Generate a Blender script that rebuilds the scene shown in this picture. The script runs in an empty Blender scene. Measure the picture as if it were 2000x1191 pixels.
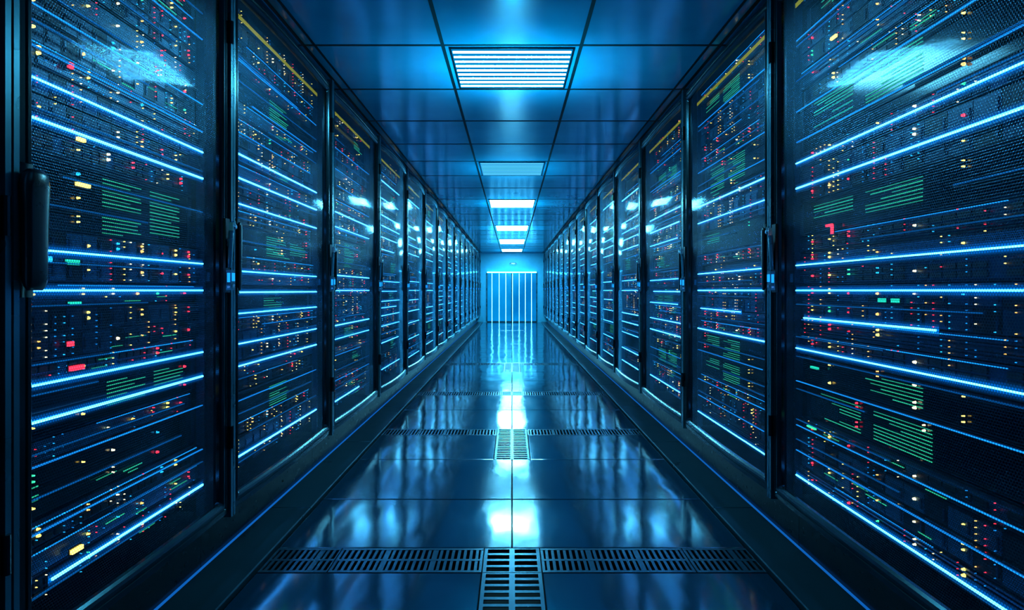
import bpy, math, random
from mathutils import Vector
random.seed(7)
scene=bpy.context.scene
COL=scene.collection
EYE=1.4; A=1.4
# ------------------------------------------------------------------ materials
def new_mat(name):
    m=bpy.data.materials.new(name); m.use_nodes=True
    nt=m.node_tree; nt.nodes.clear()
    out=nt.nodes.new('ShaderNodeOutputMaterial')
    return m,nt,out
def N(nt,t,**kw):
    n=nt.nodes.new(t)
    for k,v in kw.items(): setattr(n,k,v)
    return n
def pbr(name,col,rough=.4,metal=0,ior=1.5,noise=0,nscale=8,bump=0,bscale=20,var=0.0,stretch=(1,1,1),tint=None,bdist=.02,bdet=2):
    m,nt,out=new_mat(name)
    p=N(nt,'ShaderNodeBsdfPrincipled')
    p.inputs['Base Color'].default_value=(*col,1); p.inputs['Roughness'].default_value=rough
    p.inputs['Metallic'].default_value=metal; p.inputs['IOR'].default_value=ior
    if tint: p.inputs['Specular Tint'].default_value=(*tint,1)
    tc=N(nt,'ShaderNodeTexCoord'); mp=N(nt,'ShaderNodeMapping'); mp.inputs['Scale'].default_value=stretch
    nt.links.new(tc.outputs['Object'],mp.inputs['Vector'])
    nz=N(nt,'ShaderNodeTexNoise'); nz.inputs['Scale'].default_value=nscale
    nt.links.new(mp.outputs[0],nz.inputs['Vector'])
    if noise:
        mr=N(nt,'ShaderNodeMapRange'); mr.inputs[3].default_value=max(0.02,rough-noise); mr.inputs[4].default_value=rough+noise
        nt.links.new(nz.outputs[0],mr.inputs[0]); nt.links.new(mr.outputs[0],p.inputs['Roughness'])
    cr=N(nt,'ShaderNodeMixRGB'); cr.inputs[1].default_value=(*[c*(1-var) for c in col],1); cr.inputs[2].default_value=(*[min(1,c*(1+var)) for c in col],1)
    nt.links.new(nz.outputs[0],cr.inputs[0]); nt.links.new(cr.outputs[0],p.inputs['Base Color'])
    if bump:
        nb=N(nt,'ShaderNodeTexNoise'); nb.inputs['Scale'].default_value=bscale; nb.inputs['Detail'].default_value=bdet
        nt.links.new(mp.outputs[0],nb.inputs['Vector'])
        b=N(nt,'ShaderNodeBump'); b.inputs['Strength'].default_value=bump; b.inputs['Distance'].default_value=bdist
        nt.links.new(nb.outputs[0],b.inputs['Height']); nt.links.new(b.outputs[0],p.inputs['Normal'])
    nt.links.new(p.outputs[0],out.inputs[0]); return m
def emis(name,col,s,sample=False):
    m,nt,out=new_mat(name)
    e=N(nt,'ShaderNodeEmission'); e.inputs[0].default_value=(*col,1); e.inputs[1].default_value=s
    nt.links.new(e.outputs[0],out.inputs[0])
    if not sample:
        try: m.cycles.emission_sampling='NONE'
        except Exception: pass
    return m
def mth_factory(nt):
    def mth(op,a,b=None):
        n=N(nt,'ShaderNodeMath',operation=op)
        for i,v in enumerate((a,b)):
            if v is None: continue
            if isinstance(v,(int,float)): n.inputs[i].default_value=v
            else: nt.links.new(v,n.inputs[i])
        return n.outputs[0]
    return mth
def hexmask(nt,P,thr):
    L=nt.links.new
    tc=N(nt,'ShaderNodeTexCoord'); sp=N(nt,'ShaderNodeSeparateXYZ'); L(tc.outputs['Object'],sp.inputs[0])
    mth=mth_factory(nt)
    v=mth('DIVIDE',sp.outputs[2],P*.866); row=mth('FLOOR',v)
    sh=mth('MULTIPLY',mth('MODULO',row,2),.5)
    u=mth('ADD',mth('DIVIDE',sp.outputs[1],P),sh)
    fu=mth('SUBTRACT',mth('FRACT',u),.5); fv=mth('SUBTRACT',mth('FRACT',v),.5)
    r=mth('SQRT',mth('ADD',mth('MULTIPLY',fu,fu),mth('MULTIPLY',fv,fv)))
    return tc,mth,r,mth('GREATER_THAN',r,thr)
M={}
M['floor']=pbr('polished_floor_tile',(.0035,.034,.062),.11,0,2.6,noise=.05,nscale=3,bump=.22,bscale=2.6,var=.3,tint=(.8,.94,1),stretch=(1.3,.5,1),bdet=2.0)
M['sub']=pbr('dark_subfloor',(.001,.002,.003),.8)
M['kerb']=pbr('kerb_metal',(.016,.06,.08),.30,.5,noise=.06,nscale=5,var=.2)
M['grate']=pbr('grate_metal',(.05,.14,.2),.25,.75,noise=.05,nscale=20)
M['ceil']=pbr('ceiling_tile',(.018,.33,.44),.16,.0,1.7,noise=.05,nscale=3,var=.2,bump=.05,bscale=2,tint=(.3,.8,1))
M['grid']=pbr('ceiling_grid',(.002,.004,.006),.7,.0)
M['wall']=pbr('painted_wall',(.05,.36,.5),.5,0,noise=.05,var=.1)
M['body']=pbr('rack_body',(.002,.004,.006),.4,.4,noise=.08,var=.2)
M['frame']=pbr('door_frame_metal',(.014,.04,.05),.22,.8,noise=.04,nscale=4,var=.2)
M['post']=pbr('post_metal',(.06,.20,.25),.28,.7,noise=.05,nscale=5,var=.2)
M['black']=pbr('black_plastic',(.003,.006,.009),.3,0,noise=.08,nscale=30)
M['chrome']=pbr('latch_steel',(.6,.72,.8),.25,.8,noise=.05)
M['srv']=pbr('server_metal',(.012,.053,.105),.32,.5,noise=.1,nscale=30,var=.3)
M['srv2']=pbr('server_dark_metal',(.0015,.005,.012),.42,.4,noise=.1,nscale=30,var=.3)
M['port']=pbr('port_black',(.001,.002,.003),.5)
M['screen']=pbr('display_glass',(.002,.004,.005),.12)
# perforated server bezel
m,nt,out=new_mat('perforated_bezel')
tc,mth,r,solid=hexmask(nt,.008,.40)
p=N(nt,'ShaderNodeBsdfPrincipled'); mc=N(nt,'ShaderNodeMixRGB'); mc.inputs[1].default_value=(.001,.003,.006,1); mc.inputs[2].default_value=(.04,.24,.42,1)
nt.links.new(solid,mc.inputs[0]); nt.links.new(mc.outputs[0],p.inputs['Base Color']); p.inputs['Metallic'].default_value=.4; p.inputs['Roughness'].default_value=.35
nt.links.new(p.outputs[0],out.inputs[0]); M['perf']=m
# painted soft glow around each strip: emission fades away from the tube
m,nt,out=new_mat('strip_painted_glow')
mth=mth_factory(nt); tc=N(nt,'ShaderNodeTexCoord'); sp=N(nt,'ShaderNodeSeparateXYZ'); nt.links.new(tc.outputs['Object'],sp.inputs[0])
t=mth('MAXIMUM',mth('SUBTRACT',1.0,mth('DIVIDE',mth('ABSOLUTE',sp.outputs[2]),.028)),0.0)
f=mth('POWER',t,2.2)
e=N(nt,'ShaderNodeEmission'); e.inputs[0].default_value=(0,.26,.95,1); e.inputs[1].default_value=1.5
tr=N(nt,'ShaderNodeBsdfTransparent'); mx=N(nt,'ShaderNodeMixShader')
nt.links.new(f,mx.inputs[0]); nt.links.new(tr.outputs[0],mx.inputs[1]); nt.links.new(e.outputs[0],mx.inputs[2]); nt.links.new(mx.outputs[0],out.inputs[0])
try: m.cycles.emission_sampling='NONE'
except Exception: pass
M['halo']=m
M['strip']=emis('strip_bright',(.05,.38,1.0),15.0,True)
M['dim']=emis('strip_dim',(.01,.28,.85),1.7)
M['dim2']=emis('strip_faint',(.005,.24,.75),.55)
M['dot']=emis('strip_dots',(.01,.32,.9),1.7)
M['yel']=emis('led_yellow',(1,.66,.12),5)
M['org']=emis('led_orange',(1,.45,.10),4.5)
M['red']=emis('led_red',(1,.03,.06),4)
M['grn']=emis('led_green',(.05,.9,.35),2.4)
M['tealgrn']=emis('led_teal_green',(.02,.75,.5),1.6)
M['cyn']=emis('led_cyan',(.02,.5,1),2.5)
M['wht']=emis('led_warm_white',(1,.8,.42),5)
M['gline']=emis('display_green_lines',(.04,.6,.32),1.15)
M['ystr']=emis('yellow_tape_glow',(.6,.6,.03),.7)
M['lamp']=emis('lamp_tube',(.18,.74,1),105,True)
M['lampdim']=emis('lamp_tube_dim',(.12,.5,.8),1.7,True)
M['diff']=emis('lamp_diffuser',(.0,.28,.68),.9)
M['tube']=emis('light_tube',(.08,.6,1),13,True)
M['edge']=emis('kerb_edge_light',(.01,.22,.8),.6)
# glowing frosted door glass
m,nt,out=new_mat('frosted_lit_glass')
tc=N(nt,'ShaderNodeTexCoord'); nz=N(nt,'ShaderNodeTexNoise'); nz.inputs['Scale'].default_value=.7
e=N(nt,'ShaderNodeEmission'); cr=N(nt,'ShaderNodeValToRGB')
cr.color_ramp.elements[0].color=(.0,.16,.46,1); cr.color_ramp.elements[1].color=(.002,.30,.70,1)
cr.color_ramp.elements[0].position=.35; cr.color_ramp.elements[1].position=.65
nt.links.new(tc.outputs['Object'],nz.inputs[0]); nt.links.new(nz.outputs[0],cr.inputs[0]); nt.links.new(cr.outputs[0],e.inputs[0])
e.inputs[1].default_value=1.2
g=N(nt,'ShaderNodeBsdfGlossy'); g.inputs['Roughness'].default_value=.15; g.inputs[0].default_value=(.05,.15,.2,1)
ad=N(nt,'ShaderNodeAddShader'); nt.links.new(e.outputs[0],ad.inputs[0]); nt.links.new(g.outputs[0],ad.inputs[1]); nt.links.new(ad.outputs[0],out.inputs[0])
M['doorglass']=m
# perforated glazed rack door
def door_panel_mat():
    m,nt,out=new_mat('perforated_glazed_panel')
    L=nt.links.new
    tc,mth,r,solid=hexmask(nt,.0105,.37)
    tr=N(nt,'ShaderNodeBsdfTransparent'); tr.inputs[0].default_value=(.9,.96,1,1)
    met=N(nt,'ShaderNodeBsdfPrincipled'); met.inputs['Base Color'].default_value=(.016,.08,.135,1); met.inputs['Metallic'].default_value=.85; met.inputs['Roughness'].default_value=.3
    bp0=N(nt,'ShaderNodeBump'); bp0.inputs['Strength'].default_value=.6; bp0.inputs['Distance'].default_value=.003; L(r,bp0.inputs['Height']); L(bp0.outputs[0],met.inputs['Normal'])
    f1=mth('MULTIPLY',solid,.62)
    mx=N(nt,'ShaderNodeMixShader'); L(f1,mx.inputs[0]); L(tr.outputs[0],mx.inputs[1]); L(met.outputs[0],mx.inputs[2])
    mp=N(nt,'ShaderNodeMapping'); mp.inputs['Scale'].default_value=(1,.45,1.3); L(tc.outputs['Object'],mp.inputs['Vector'])
    nz=N(nt,'ShaderNodeTexNoise'); nz.inputs['Scale'].default_value=1.6; nz.inputs['Detail'].default_value=.0
    L(mp.outputs[0],nz.inputs['Vector'])
    bp=N(nt,'ShaderNodeBump'); bp.inputs['Strength'].default_value=.75; bp.inputs['Distance'].default_value=.03; L(nz.outputs[0],bp.inputs['Height'])
    gl=N(nt,'ShaderNodeBsdfGlossy'); gl.inputs['Roughness'].default_value=.08; gl.inputs[0].default_value=(.30,.42,.50,1); L(bp.outputs[0],gl.inputs['Normal'])
    lw=N(nt,'ShaderNodeLayerWeight'); lw.inputs[0].default_value=.5
    fr=mth('MINIMUM',mth('ADD',mth('MULTIPLY',mth('POWER',lw.outputs['Facing'],4.6),.9),.002),.7)
    mx2=N(nt,'ShaderNodeMixShader'); L(fr,mx2.inputs[0]); L(mx.outputs[0],mx2.inputs[1]); L(gl.outputs[0],mx2.inputs[2])
    L(mx2.outputs[0],out.inputs[0]); return m
M['panel']=door_panel_mat()
# ------------------------------------------------------------------ mesh builder
class MB:
    def __init__(s): s.v=[];s.f=[];s.m=[];s.mats=[]
    def mi(s,k):
        if k not in s.mats: s.mats.append(k)
        return s.mats.index(k)
    def box(s,x0,x1,y0,y1,z0,z1,k):
        if x0>x1:x0,x1=x1,x0
        if y0>y1:y0,y1=y1,y0
        b=len(s.v)
        s.v+=[(x0,y0,z0),(x1,y0,z0),(x1,y1,z0),(x0,y1,z0),(x0,y0,z1),(x1,y0,z1),(x1,y1,z1),(x0,y1,z1)]
        s.f+=[(b,b+3,b+2,b+1),(b+4,b+5,b+6,b+7),(b,b+1,b+5,b+4),(b+1,b+2,b+6,b+5),(b+2,b+3,b+7,b+6),(b+3,b,b+4,b+7)]
        s.m+=[s.mi(k)]*6
    def quad(s,x,y0,y1,z0,z1,k):
        b=len(s.v); s.v+=[(x,y0,z0),(x,y1,z0),(x,y1,z1),(x,y0,z1)]; s.f.append((b,b+1,b+2,b+3)); s.m.append(s.mi(k))
    def bevtop(s,x0,x1,y0,y1,z0,z1,bv,k):
        b=len(s.v)
        s.v+=[(x0,y0,z0),(x1,y0,z0),(x1,y1,z0),(x0,y1,z0),(x0,y0,z1-bv),(x1,y0,z1-bv),(x1,y1,z1-bv),(x0,y1,z1-bv),
              (x0+bv,y0+bv,z1),(x1-bv,y0+bv,z1),(x1-bv,y1-bv,z1),(x0+bv,y1-bv,z1)]
        F=[(0,3,2,1),(0,1,5,4),(1,2,6,5),(2,3,7,6),(3,0,4,7),(4,5,9,8),(5,6,10,9),(6,7,11,10),(7,4,8,11),(8,9,10,11)]
        s.f+=[tuple(b+i for i in f) for f in F]; s.m+=[s.mi(k)]*10
    def disc(s,x,xf,y,z,r,k,n=8):   # small dome facing along x
        b=len(s.v)
        for i in range(n):
            a=2*math.pi*i/n; s.v.append((x,y+r*math.cos(a),z+r*math.sin(a)))
        for i in range(n):
            a=2*math.pi*i/n; s.v.append((xf,y+.65*r*math.cos(a),z+.65*r*math.sin(a)))
        for i in range(n):
            j=(i+1)%n; s.f.append((b+i,b+j,b+n+j,b+n+i)); s.m.append(s.mi(k))
        s.f.append(tuple(b+n+i for i in range(n))); s.m.append(s.mi(k))
    def loft(s,loops,k,cap0=False,cap1=False,closed=False):
        b=len(s.v); n=len(loops[0])
        for l in loops: s.v+=l
        L=len(loops)
        for a in range(L if closed else L-1):
            c=(a+1)%L
            for i in range(n):
                j=(i+1)%n
                s.f.append((b+a*n+i,b+a*n+j,b+c*n+j,b+c*n+i)); s.m.append(s.mi(k))
        if cap0: s.f.append(tuple(b+i for i in range(n))); s.m.append(s.mi(k))
        if cap1: s.f.append(tuple(b+(L-1)*n+i for i in range(n))); s.m.append(s.mi(k))
    def mesh(s,name,smooth=False,recalc=True):
        me=bpy.data.meshes.new(name); me.from_pydata(s.v,[],s.f)
        for k in s.mats: me.materials.append(M[k])
        me.polygons.foreach_set('material_index',s.m)
        if smooth: me.polygons.foreach_set('use_smooth',[True]*len(s.f))
        if recalc:
            import bmesh
            bm=bmesh.new(); bm.from_mesh(me); bmesh.ops.recalc_face_normals(bm,faces=bm.faces); bm.to_mesh(me); bm.free()
        me.update(); return me
def obj(name,me,loc=(0,0,0),parent=None,**props):
    o=bpy.data.objects.new(name,me); o.location=loc
    COL.objects.link(o)
    if parent: o.parent=parent
    for k,v in props.items(): o[k]=v
    return o
# ------------------------------------------------------------------ room shell
YEND=27.0; YB=-1.2
TX=1.27
mb=MB()
rows=[-1.2,-.2,.8,1.7,2.42,3.05,3.34,4.12,5.09,5.94,6.2,7.2,8.2,8.48,9.5,10.55,11.5,11.85,12.8,13.8,14.8,16,17.3,18.6,20,21.5,23,24.9,27]
cross={3.05,5.94,8.2,11.5}; center={2.42,5.09,10.55}
GW=.15
for a,b in zip(rows[:-1],rows[1:]):
    if a in cross: continue
    g=.007
    if a in center: cells=[(-TX,-GW),(GW,TX)]
    else: cells=[(-TX,0),(0,TX)]
    for x0,x1 in cells: mb.bevtop(x0+.003,x1-.003,a+g,b-g,-.05,0,.003,'floor')
mb.box(-2.4,2.4,YB,YEND,-.16,-.10,'sub')
for s in (-1,1):
    mb.box(s*1.29,s*2.4,YB,YEND,-.10,-.012,'sub')
obj('floor',mb.mesh('floor'),kind='structure')
n=1
for s in (-1,1):
    mb=MB(); y=YB
    while y<YEND-.01:
        y2=min(y+1.7,YEND)
        x0,x1=sorted((s*(TX+.008),s*1.535))
        mb.bevtop(x0,x1,y+.002,y2-.002,-.012,.022,.005,'kerb'); y=y2
    obj('trim_%d'%n,mb.mesh('trim'),kind='structure'); n+=1
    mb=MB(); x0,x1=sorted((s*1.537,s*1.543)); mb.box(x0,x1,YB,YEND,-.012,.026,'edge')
    obj('trim_%d'%n,mb.mesh('trim_edge'),kind='structure'); n+=1
CZ=EYE+1.66
crow=[-1.2,-.53,.4,1.35,2.3,3.23,4.16,5.07,6.02,6.97,7.9,8.89,9.96,11.19,12.3,13.37,14.54,15.68,17.03,18.4,19.9,21.9,23.2,24.6,26.2]
mb=MB()
mb.box(-2.4,2.4,YB,YEND,CZ+.012,CZ+.08,'ceil')
cx=[-2.35,-1.41,-.469,.469,1.41,2.35]
cc=crow+[YEND]
for a,b in zip(cc[:-1],cc[1:]):
    for x0,x1 in zip(cx[:-1],cx[1:]):
        mb.box(x0+.010,x1-.010,a+.010,b-.010,CZ,CZ+.012,'ceil')
for x in cx[1:-1]: mb.box(x-.0115,x+.0115,YB,YEND,CZ-.003,CZ+.011,'grid')
for x in (-1.335,1.335): mb.box(x-.008,x+.008,YB,YEND,CZ-.003,CZ+.011,'grid')
for y in crow[1:]: mb.box(-2.35,2.35,y-.0115,y+.0115,CZ-.0025,CZ+.0105,'grid')
obj('ceiling',mb.mesh('ceiling'),kind='structure')
for s,nm in ((-1,'wall_left'),(1,'wall_right')):
    mb=MB(); x0,x1=sorted((s*2.4,s*2.5)); mb.box(x0,x1,YB,YEND,-.16,CZ+.08,'wall'); obj(nm,mb.mesh(nm),kind='structure')
mb=MB()
DX0,DX1,DZ=-1.10,1.08,EYE+.80
mb.box(-2.5,DX0-.03,YEND,YEND+.12,-.16,CZ+.08,'wall'); mb.box(DX1+.03,2.5,YEND,YEND+.12,-.16,CZ+.08,'wall')
mb.box(DX0-.03,DX1+.03,YEND,YEND+.12,DZ+.03,CZ+.08,'wall')
obj('wall_back',mb.mesh('wall_back'),kind='structure')
mb=MB()
mb.box(DX0-.03,DX0,YEND-.02,YEND+.1,0,DZ,'post'); mb.box(DX1,DX1+.03,YEND-.02,YEND+.1,0,DZ,'post')
mb.box(DX0-.03,DX1+.03,YEND-.02,YEND+.1,DZ,DZ+.03,'post')
mid=(DX0+DX1)/2
for x0,x1 in ((DX0,mid-.004),(mid+.004,DX1)):
    mb.box(x0+.005,x1-.005,YEND+.03,YEND+.06,.01,DZ-.005,'doorglass')
    for q in (x0,x1-.02): mb.box(q,q+.02,YEND+.015,YEND+.075,.0,DZ,'kerb')
    mb.box(x0,x1,YEND+.015,YEND+.075,0,.05,'kerb')
obj('door_1',mb.mesh('door'),kind='structure')
# light tubes on the doorway
def tube_mesh(L,r,k,axis):
    mb=MB(); loops=[]
    for t,rr in ((0,r*.6),(.01,r),(L-.01,r),(L,r*.6)):
        lp=[]
        for i in range(12):
            a=2*math.pi*i/12; c,s_=rr*math.cos(a),rr*math.sin(a)
            lp.append((c,s_,t) if axis=='z' else (t,c,s_))
        loops.append(lp)
    mb.loft(loops,k,True,True); return mb.mesh('light_tube',True)
tm=tube_mesh(DZ-.06,.011,'tube','z')
for px in (961,975,988,1001,1014,1026,1038):
    o=obj('light_tube',tm,((px-1000)*YEND/1200,YEND-.065,.01),label='slim vertical cyan glowing light tube in front of the glass doors',category='light tube',group='vertical light tubes at the doorway')
obj('light_tube',tube_mesh(DX1-DX0,.026,'tube','x'),(DX0,YEND-.075,DZ-.005),label='horizontal cyan glowing light tube along the door head',category='light tube')
# emergency light
e=obj('emergency_light',None,(.05,YEND,EYE+1.17),label='small white oval emergency light fixed above the doorway',category='light')
mb=MB(); loops=[]
for dy,sx,sz in ((.004,.17,.07),(-.04,.17,.07),(-.075,.14,.05),(-.09,.08,.025)):
    loops.append([(sx*math.cos(2*math.pi*i/20),dy,sz*math.sin(2*math.pi*i/20)) for i in range(20)])
mb.loft(loops,'chrome',True,True); obj('housing',mb.mesh('emergency_housing',True),parent=e)
mb=MB(); mb.box(-.07,.07,-.10,-.088,-.02,.015,'lampdim'); obj('lens',mb.mesh('emergency_lens'),parent=e)
# ------------------------------------------------------------------ ceiling lights
for i,(y0,y1) in enumerate(((.4,1.35),(4.16,5.07),(7.9,8.89),(11.19,12.3),(15.68,17.03),(19.9,21.9),(24.6,26.2))):
    dim=(i in (0,2))
    L=y1-y0
    e=obj('ceiling_light',None,(0,(y0+y1)/2,CZ),category='ceiling light',group='ceiling light panels',
          label=('recessed louvred ceiling panel glowing soft pale blue' if dim else 'recessed louvred ceiling panel glowing bright cyan white'))
    W=.43; h=L/2-.035
    mb=MB()
    for a in (-1,1):
        x0,x1=sorted((a*(W-.012),a*W)); mb.box(x0,x1,-h,h,-.009,0,'frame')
        p,q=sorted((a*(h-.012),a*h)); mb.box(-W+.012,W-.012,p,q,-.009,0,'frame')
    o=obj('frame',mb.mesh('light_frame'),parent=e)
    mb=MB(); mb.box(-W+.012,W-.012,-h+.012,h-.012,-.006,-.001,'diff'); obj('diffuser',mb.mesh('diffuser'),parent=e)
    nn=9; pitch=(2*h-.05)/nn
    mb=MB(); loops=[]
    for x in (-W+.02,W-.02):
        loops.append([(x,pitch*.20*math.cos(2*math.pi*j/10),-.008+.0018*math.sin(2*math.pi*j/10)) for j in range(10)])
    mb.loft(loops,'lampdim' if dim else 'lamp',True,True); tmsh=mb.mesh('tube',True)
    for j in range(nn): obj('tube',tmsh,(0,-h+.025+pitch*(j+.5),0),e)
    ld=bpy.data.lights.new('added_ceiling_uplight','SPOT'); ld.energy=(150 if not dim else 95)*(1+.25*(L-1)); ld.color=(.004,.57,1); ld.shadow_soft_size=.0  # added spot hung in mid-air, no fixture, aimed up to brighten the ceiling
    ld.spot_size=math.radians(138); ld.spot_blend=1.0
    lo=bpy.data.objects.new('added_ceiling_uplight',ld); lo.location=(0,(y0+y1)/2,CZ-.72); lo.rotation_euler=(math.pi,0,0); COL.objects.link(lo)
# ------------------------------------------------------------------ grates
def cross_grate(w,d):
    mb=MB(); f=.022
    mb.box(-w/2,w/2,-d/2,-d/2+f,-.04,0,'grate'); mb.box(-w/2,w/2,d/2-f,d/2,-.04,0,'grate')
    if d>.27: mb.box(-w/2,w/2,-.011,.011,-.008,-.0005,'grate')
    nb=max(3,int(w/.031)); p=w/nb
    for i in range(nb+1):
        x=-w/2+i*p; hw=.0075 if i%8 else .014
        mb.box(max(-w/2,x-hw),min(w/2,x+hw),-d/2+f,d/2-f,-.006,-.001,'grate')
    return mb.mesh('floor_grate')
def center_grate(w,d):
    mb=MB(); f=.018
    for a,b in ((-w/2,-w/2+f),(-.014,.014),(w/2-f,w/2)): mb.box(a,b,-d/2,d/2,-.04,0,'grate')
    nb=max(3,int(d/.058)); p=d/nb
    for i in range(nb+1):
        y=-d/2+i*p
        for a,b in ((-w/2+f,-.014),(.014,w/2-f)): mb.box(a,b,max(-d/2,y-.012),min(d/2,y+.012),-.006,-.001,'grate')
    return mb.mesh('floor_grate')
cache={}
for a,b in zip(rows[:-1],rows[1:]):
    if a in cross:
        d=b-a-.006; seg=[(-TX,-.92),(-.92,-GW),(GW,.92),(.92,TX)]
        for x0,x1 in seg:
            w=round(x1-x0-.006,4); k=('x',w,round(d,3))
            if k not in cache: cache[k]=cross_grate(w,d)
            o=obj('floor_grate',cache[k],((x0+x1)/2,(a+b)/2,0),label='dark metal ventilation floor grate with narrow lengthwise slots',category='floor grate',group='floor grates across the aisle')
        k=('c',round(d,3))
        if k not in cache: cache[k]=center_grate(2*GW-.006,d)
        obj('floor_grate',cache[k],(0,(a+b)/2,0),label='metal floor grate with two columns of crosswise slots',category='floor grate',group='floor grates along the aisle centre')
    if a in center:
        obj('floor_grate',center_grate(2*GW-.006,b-a-.006),(0,(a+b)/2,0),label='metal floor grate with two columns of crosswise slots',category='floor grate',group='floor grates along the aisle centre')
# ------------------------------------------------------------------ rack parts
def rrect(w,h,r,nh=20,nv=8,nc=5):
    pts=[]
    def line(a,b,n):
        for i in range(n): t=i/n; pts.append((a[0]+(b[0]-a[0])*t,a[1]+(b[1]-a[1])*t))
    def arc(cx_,cy_,a0,n):
        for i in range(n): t=a0+math.pi/2*i/n; pts.append((cx_+r*math.cos(t),cy_+r*math.sin(t)))
    W,H=w/2,h/2
    line((-W+r,-H),(W-r,-H),nh); arc(W-r,-H+r,-math.pi/2,nc)
    line((W,-H+r),(W,H-r),nv); arc(W-r,H-r,0,nc)
    line((W-r,H),(-W+r,H),nh); arc(-W+r,H-r,math.pi/2,nc)
    line((-W,H-r),(-W,-H+r),nv); arc(-W+r,-H+r,math.pi,nc)
    return pts
BOW=.05
RZ0,RZ1=.28,3.03
DZ0,DZ1=.30,2.99
def bowf(y,w): return -BOW*(1-(2*y/w)**2)
SL=.085; Z0=.41
def kinds(k,n,side,wi,rng,lod):
    """server chassis + indicator meshes, local origin = bottom centre of its face"""
    near=lod==0; far=lod==2
    mb=MB(); h=n*SL-.006; s=side
    X=lambda d:s*d
    hw=wi/2
    mb.box(X(.03),X(.55),-hw+.01,hw-.01,.002,h-.002,'srv2')
    perf=rng.random()<.45
    face='perf' if perf else 'srv'
    mb.box(X(.024),X(.03),-hw,hw,0,h,'srv')
    led=MB()
    for a in (-1,1):     # ears / screws
        y0,y1=sorted((a*(hw-.03),a*hw)); mb.box(X(.012),X(.024),y0,y1,.004,h-.004,'srv')
    i0,i1=-hw+.035,hw-.035; W=i1-i0
    if k=='V':
        if perf: mb.box(X(.010),X(.024),i0,i1,.006,h-.006,'perf')
        else:
            nf=int(n*5)
            for i in range(nf): mb.box(X(.008),X(.024),i0,i1,.006+i*(h-.01)/nf,.006+(i+.5)*(h-.01)/nf,'srv')
    elif k=='S':
        np_=24; p=W/np_
        mb.box(X(.012),X(.024),i0,i1,.008,h-.008,face)
        for r in range(2*n):
            zz=.014+r*(h-.02)/(2*n)
            for i in range(np_):
                if i%6==5: continue
                mb.box(X(.006),X(.012),i0+i*p+.005,i0+(i+1)*p-.005,zz,zz+.02,'port')
    elif k=='B':
        nb=14; p=W/nb
        for r in range(n):
            z=.004+r*SL
            for i in range(nb):
                mb.box(X(.004),X(.024),i0+i*p+.002,i0+(i+1)*p-.002,z,z+SL-.01,face if (i+r)%3 else 'srv2')
                mb.box(X(.0),X(.004),i0+i*p+.012,i0+i*p+.02,z+.012,z+SL-.03,'srv')
    elif k=='K':
        mb.box(X(.01),X(.024),i0,i1,.008,h-.008,'srv')
        mb.box(X(.004),X(.01),i0+.1*W,i0+.9*W,.012,h-.012,'perf')
    elif k=='D':
        mb.box(X(.012),X(.024),i0,i1,.006,h-.006,'screen')
        nl=int((h-.03)/.0145)
        blocks=[(.44,.66),(.72,.93)]
        if rng.random()<.6: blocks.append((.02,.13))
        for b0,b1 in blocks:
            if rng.random()<(.3 if not far else .7): continue
            i_0=rng.choice((0,0,2,4))
            for i in range(i_0,nl):
                z=.016+i*.0145
                if rng.random()<.10: continue
                e1=b1-(b1-b0)*rng.choice((0,0,0,.1,.3,.5))
                yy=i0+b0*W
                endy=i0+e1*W
                while yy<endy:
                    l=min(rng.uniform(.015,.10),endy-yy)
                    led.box(X(.009),X(.0115),yy,yy+l,z,z+.0032,'gline'); yy+=l+.005
    S=(.85,.62,.6)[lod]
    cols=[(.10,'yel'),(.31,'yel'),(.46,'wht'),(.60,'org'),(.73,'red'),(.93,'red'),(.83,'yel')]
    for u,c in cols:
        if k=='D' and u>.4 and rng.random()<.75: continue
        for r in range(n):
            if rng.random()<(.28,.48,.68)[lod]: continue
            z=r*SL+SL*.5
            cc_=c if rng.random()<.72 else rng.choice(('grn','cyn','red','yel','org','cyn'))
            if far and rng.random()<.5: cc_='cyn'
            y=i0+u*W
            if u==.10 and rng.random()<.05:
                led.box(X(-.003),X(.006),y-.024*S,y+.024*S,z-.006*S,z+.006*S,rng.choice(('yel','red','cyn'))); continue
            rr=rng.choice((.004,.0055,.0075))*S
            led.disc(X(.006),X(-.004),y,z,rr,cc_)
            if rng.random()<.5: led.disc(X(.006),X(-.004),y,z+.02,rr*.8,cc_)
    if k!='D':
        for i in range(int(W/.04)):
            if rng.random()<(.6,.66,.82)[lod]: continue
            c=rng.choice(('red','org','red','yel','wht','dot','cyn','cyn','dot'))
            if far: c=rng.choice(('cyn','dot','org','wht','cyn'))
            for r in range(n*4):
                if rng.random()<.4: continue
                led.disc(X(.004),X(-.002),i0+.02+i*.04,.010+r*SL/4,.0019,c,5)
    if k in 'SVK' and rng.random()<.7:
        a0=i0+rng.choice((0,0,.2,.4))*W; a1=i1-rng.choice((0,0,.2))*W
        while a0<a1:
            led.box(X(.0),X(.004),a0,a0+.005,h-.008,h-.0045,'dot'); a0+=.011
    if rng.random()<.3 and not far:
        for i in range(rng.choice((2,3,4))):
            z=.012+i*.014
            yy=i0+rng.uniform(.35,.8)*W; led.box(X(.0),X(.003),yy,yy+rng.uniform(.06,.15),z,z+.003,'gline')
    return mb.mesh('server_unit'),led.mesh('indicator_lights')
LAY={'A':'S1 V1 S1 D2 V1 D2 S1 B2 K1 B2 D3 S1 B2 K1 B2 V1 B2 S1 D2 V1',
     'B':'B2 S1 D2 S1 V1 B2 S1 D2 V1 S1 D2 S1 B2 V1 B2 S1 K1 D2 V1 S1 B2',
     'C':'V1 B2 S1 D2 D2 S1 V1 B2 S1 K1 S1 D2 B2 S1 D3 S1 V1 B2 D2 V1'}
pool={}
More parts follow.
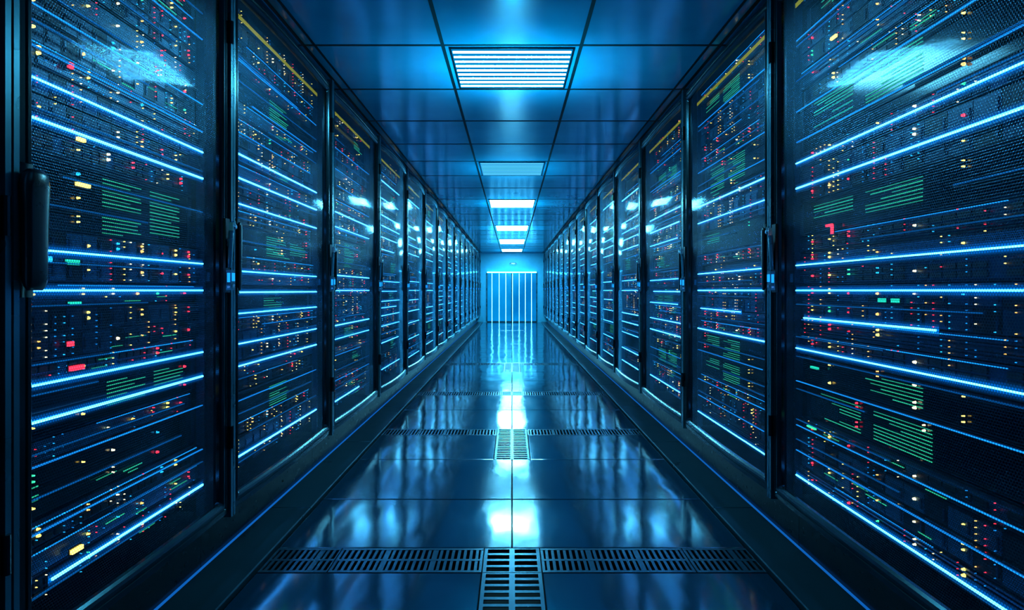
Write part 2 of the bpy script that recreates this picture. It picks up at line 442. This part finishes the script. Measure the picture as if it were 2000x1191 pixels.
def get_unit(k,n,side,wi,var,lod):
    key=(k,n,side,round(wi,3),var,lod)
    if key not in pool: pool[key]=kinds(k,n,side,wi,random.Random(str(key)),lod)
    return pool[key]
def rack_parts(side,w,lay,lod,yc=0):
    """list of (name, mesh, loc, parent_index, extra) ; parent -1 = rack"""
    global BOW
    BOW=(.012,.02,.045)[lod]
    s=side; X=lambda d:s*d; P=[]
    hw=w/2; near=lod==0; rack0=abs(w-1.405)<.001
    mb=MB()
    for a in (-1,1):
        y0,y1=sorted((a*hw*.9995,a*(hw-.03))); mb.box(X(.035),X(.92),y0,y1,RZ0,RZ1,'body')
        y0,y1=sorted((a*(hw-.03),a*(hw-.075))); mb.box(X(.05),X(.09),y0,y1,RZ0+.03,RZ1-.03,'body')
        y0,y1=sorted((a*(hw-.002),a*(hw-.022))); mb.box(X(-.012),X(.035),y0,y1,RZ0,RZ1,'post')
    mb.box(X(.035),X(.92),-hw+.03,hw-.03,RZ0,RZ0+.03,'body'); mb.box(X(.035),X(.92),-hw+.03,hw-.03,RZ1-.03,RZ1,'body')
    mb.box(X(.89),X(.92),-hw+.03,hw-.03,RZ0+.03,RZ1-.03,'body')
    P.append(('body',mb.mesh('rack_body'),(0,0,0),-1,{}))
    mb=MB(); mb.box(X(.15),X(.88),-hw+.001,hw-.001,-.012,RZ0,'black'); P.append(('plinth',mb.mesh('plinth'),(0,0,0),-1,{'label':'recessed black plinth'}))
    wi=w-.19
    for a in (-1,1):
        mb=MB(); y0,y1=sorted((a*(wi/2+.003),a*(wi/2+.018))); mb.box(X(.085),X(.125),y0,y1,RZ0+.031,RZ1-.031,'srv')
        for i in range(60):
            z=RZ0+.06+i*.043; ym=(y0+y1)/2; mb.box(X(.083),X(.085),ym-.004,ym+.004,z,z+.012,'port')
        P.append(('mounting_rail',mb.mesh('mounting_rail'),(0,0,0),-1,{}))
    # door
    dw=w-.052; dh=DZ1-DZ0; zc=(DZ0+DZ1)/2; fw=.068
    mb=MB(); loops=[]
    for ins,dep,r in ((0,.032,.008),(0,.006,.008),(.005,0,.007),(fw*.42,-.001,.009),(fw*.46,.004,.009),(fw*.54,.004,.010),(fw*.58,-.001,.010),(fw-.018,-.001,.010),(fw-.008,.006,.012),(fw,.016,.014),(fw,.032,.014)):
        pts=rrect(dw-2*ins,dh-2*ins,r)
        loops.append([(X(dep+bowf(y,dw)),y,zc+z) for y,z in pts])
    mb.loft(loops,'frame',closed=True)
    P.append(('door',mb.mesh('door_frame'),(0,0,0),-1,{'label':'slightly bowed black metal door frame'})); di=len(P)-1
    mb=MB(); ny=28; y0=-dw/2+fw-.006; y1=-y0; z0=DZ0+fw-.006; z1=DZ1-fw+.006
    for i in range(ny+1):
        y=y0+(y1-y0)*i/ny
        mb.v+=[(X(.024+bowf(y,dw)),y,z0),(X(.024+bowf(y,dw)),y,z1)]
    for i in range(ny):
        q=(2*i,2*i+2,2*i+3,2*i+1)       # faces the aisle on both sides
        mb.f.append(q if s<0 else q[::-1]); mb.m.append(mb.mi('panel'))
    P.append(('door_panel',mb.mesh('door_panel',True,False),(0,0,0),di,{'label':'perforated glossy see-through door panel'}))
    # handle on the near stile
    big=near and w<1.5; K=.72 if big else .32; HW=1.45 if big else .6
    yb=-dw/2+(.024 if big else .036); xb=bowf(yb,dw)
    mb=MB()
    loops=[]
    prof=[(0,.012,.018,.0),(.012,.02,.024,.0),(.03,.03,.026,0),(.10,.032,.026,0),(.22,.034,.028,0),(.30,.038,.030,0),(.33,.036,.026,.0),(.345,.02,.016,.004)]
    for z,out_,hwid,off in prof:
        lp=[]
        for i in range(12):
            a=2*math.pi*i/12; c,sn=math.cos(a),math.sin(a)
            c=math.copysign(abs(c)**.6,c); sn=math.copysign(abs(sn)**.6,sn)
            lp.append((X(-.045*K-off*K+out_*.62*c*max(K,.4)*(1.3 if big else 1)),hwid*sn*HW,z))
        loops.append(lp)
    mb.loft(loops,'black',True,True)
    for z in (.03,.29): mb.box(X(-.035*K),X(.0),-.014,.014,z,z+.03,'black')
    bw=.028 if big else .017
    mb.box(X(-.006),X(.0),-bw,bw,-.02,.365,'black')
    P.append(('handle',mb.mesh('handle',True),(X(xb),yb,EYE+.0),di,{'label':'tall black grip handle'}))
    if not rack0:
        # latch on the far stile
        yb=dw/2-.034; xb=bowf(yb,dw)
        mb=MB(); mb.box(X(-.012),X(.0),-.023,.023,-.01,.35,'black')
        loops=[]
        for z,dx,hwid,t in ((.11,-.020,.012,.008),(.14,-.022,.014,.010),(.28,-.028,.017,.011),(.325,-.038,.018,.012),(.338,-.040,.012,.007)):
            lp=[]
            for i in range(10):
                a=2*math.pi*i/10; lp.append((X(dx+t*math.cos(a)),hwid*math.sin(a),z))
            loops.append(lp)
        mb.loft(loops,'post',True,True)
        mb.disc(X(-.044),X(-.054),0,.310,.015,'chrome',12); mb.box(X(-.048),X(-.028),-.0215,-.0165,.29,.33,'chrome')
        P.append(('latch',mb.mesh('latch'),(X(xb),yb,EYE+0),di,{'label':'black swing latch with steel key cylinder'}))
        mb=MB(); mb.box(X(-.038),X(-.012),-.021,.021,-.0,.10,'post')
        mb.box(X(-.041),X(-.038),-.014,.014,.045,.085,'dim'); mb.box(X(-.033),X(-.019),-.0225,-.021,.04,.085,'dim'); mb.box(X(-.033),X(-.019),-.0225,-.021,.012,.022,'chrome')
        for i in range(3): mb.box(X(-.041),X(-.038),-.012+.009*i,-.006+.009*i,.015,.03,'chrome')
        P.append(('keypad',mb.mesh('keypad'),(X(xb),yb,EYE+0),di,{'label':'small keypad with lit blue display'}))
    # hinges on far stile
    for z in (.62,1.55,2.62):
        mb=MB(); loops=[]
        for zz in (0,.11): loops.append([(X(.012*math.cos(2*math.pi*i/10)),.011*math.sin(2*math.pi*i/10),zz) for i in range(10)])
        mb.loft(loops,'frame',True,True)
        P.append(('hinge',mb.mesh('hinge'),(X(-.012),dw/2+.006,z),di,{}))
    # servers
    z=Z0; vi=0; rg=random.Random(lay+str(side)+str(lod))
    for tok in LAY[lay].split():
        k,n_=tok[0],int(tok[1:]); vi+=1
        me,le=get_unit(k,n_,side,wi,(lay,vi if near else vi%5),lod)
        P.append(('server_unit',me,(X(.10+rg.choice((0,0,.018,.035))),0,z),-1,{})); pi=len(P)-1
        P.append(('indicator_lights',le,(0,0,0),pi,{'kind':'stuff'}))
        z+=n_*SL
    # light strips
    br={'A':[.66,.535,.127,0,-.295,-.41,-.93],'B':[.74,.61,.47,.105,-.01,-.125,-.29,-.41,-.90],'C':[.66,.53,.13,0,-.14,-.30,-.96]}[lay]
    dm={'A':[.76,.89,-.76,1.2,-.55],'B':[.86,-.2,-.6,1.25,1.05],'C':[.77,.93,-.47,-.7,1.3,-.83]}[lay]
    if lod==2: br=br+dm[:5]; dm=dm[5:]+[.2,-.5,.42]
    fa=[round(-.97+i*.15+rg.uniform(-.05,.05),3) for i in range(16)] if lod<2 else []
    for zz in br+dm+fa:
        b_=zz in br; l=wi/2-.02; y0,y1=-l,l
        q=rg.random()
        if zz==-.14: y0,y1=-l*.25,l*.9
        elif zz in (.66,.535,.127,.53,.13,0,-.295,-.30,-.41,-.96): pass
        elif zz in fa:
            if q<.5: y1=l*rg.uniform(-.4,.9)
            elif q<.85: y0=-l*rg.uniform(-.4,.9)
        elif q<.2: y1=l*rg.uniform(.3,.9)
        elif q<.4: y0=-l*rg.uniform(.3,.9)
        mb=MB()
        if b_:
            t=rg.choice((.0024,.0030,.0038))
            if near: t=max(t,.0030)
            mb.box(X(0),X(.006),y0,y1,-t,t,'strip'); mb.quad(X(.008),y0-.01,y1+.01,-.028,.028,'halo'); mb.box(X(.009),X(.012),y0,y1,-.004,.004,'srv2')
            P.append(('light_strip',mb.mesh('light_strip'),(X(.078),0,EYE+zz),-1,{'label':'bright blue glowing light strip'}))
        else:
            km='dim2' if zz in fa else 'dim'
            mb.box(X(0),X(.006),y0,y1,-.0020,.0020,km); mb.box(X(.006),X(.011),y0-.01,y1+.01,-.005,.005,'srv')
            P.append(('light_strip',mb.mesh('light_strip_dim'),(X(.080),0,EYE+zz),-1,{'label':'faint blue glowing light strip'}))
    # individually bright indicator lights: (world depth, height above eye, half width, half height, colour)
    acc=[]
    if near and side<0:
        acc=[(2.07,.757,.009,.009,'red'),(2.10,-.264,.032,.008,'red'),(2.07,-.18,.011,.008,'red'),(2.13,.365,.032,.006,'yel'),
             (2.08,.095,.028,.009,'tealgrn'),(1.97,.10,.012,.009,'cyn'),(2.09,-.044,.026,.006,'tealgrn'),(2.10,-.885,.026,.007,'yel'),(2.12,.52,.018,.006,'yel')]
    if near and side>0:
        acc=[(2.88,.305,.026,.005,'red'),(2.855,.285,.005,.022,'red'),(2.47,-.04,.020,.008,'tealgrn'),(2.385,-.04,.020,.008,'tealgrn'),
             (2.84,1.17,.024,.006,'yel'),(3.02,-.38,.035,.005,'tealgrn'),(3.05,-.68,.04,.004,'grn')]
    for d_,zz,a_,b2,c_ in acc:
        mb=MB(); mb.box(X(0),X(.010),-a_,a_,-b2,b2,c_); mb.box(X(.010),X(.014),-a_-.004,a_+.004,-b2-.004,b2+.004,'srv2')
        P.append(('status_light',mb.mesh('status_light'),(X(.082),d_-yc,EYE+zz),-1,{'label':{'red':'red','yel':'yellow','tealgrn':'teal green','cyn':'cyan','grn':'green'}[c_]+' status light'}))
    mb=MB(); yy=-wi/2+.02
    while yy<wi/2-.03:
        mb.box(X(0),X(.004),yy,yy+.009,0,.022,'ystr'); yy+=.016
    P.append(('warning_strip',mb.mesh('warning_strip'),(X(.07),0,2.865),-1,{'label':'yellow dashed marking strip'}))
    return P
rcache={}
def place_rack(side,y0,w,lay,lod):
    key=(side,round(w,3),lay,lod)
    if key not in rcache: rcache[key]=rack_parts(side,w,lay,lod,y0+w/2)
    root=obj('server_rack',None,(side*A,y0+w/2,0),category='server rack',
        label='tall black server rack with perforated glossy door and blue light strips',group='server racks lining the aisle')
    os_=[]
    for name,me,loc,pi,ex in rcache[key]:
        o=obj(name,me,loc,root if pi<0 else os_[pi],**ex); os_.append(o)
seqL='BABCABCACBACBAC'; seqR='CBACBCABCABACBA'
place_rack(-1,.30,1.405,'B',1)
place_rack(-1,1.71,1.348,'A',0)
for i in range(14): place_rack(-1,3.06+1.71*i,1.708,seqL[i],1 if i<2 else 2)
place_rack(1,1.40,1.918,'C',0)
for i in range(14): place_rack(1,3.32+1.69*i,1.688,seqR[i],1 if i<2 else 2)
# ------------------------------------------------------------------ world, camera
w=bpy.data.worlds.new('world'); scene.world=w; w.use_nodes=True
bg=w.node_tree.nodes['Background']; bg.inputs[0].default_value=(.0,.14,.26,1); bg.inputs[1].default_value=.15
cd=bpy.data.cameras.new('camera'); cd.sensor_width=36; cd.lens=21.6; cd.shift_y=-.01425; cd.clip_start=.02
co=bpy.data.objects.new('camera',cd); co.location=(0,0,EYE); co.rotation_euler=(math.pi/2,0,0); COL.objects.link(co)
scene.camera=co
scene.view_settings.view_transform='Standard'
scene.view_settings.gamma=.9
scene.view_settings.exposure=.1
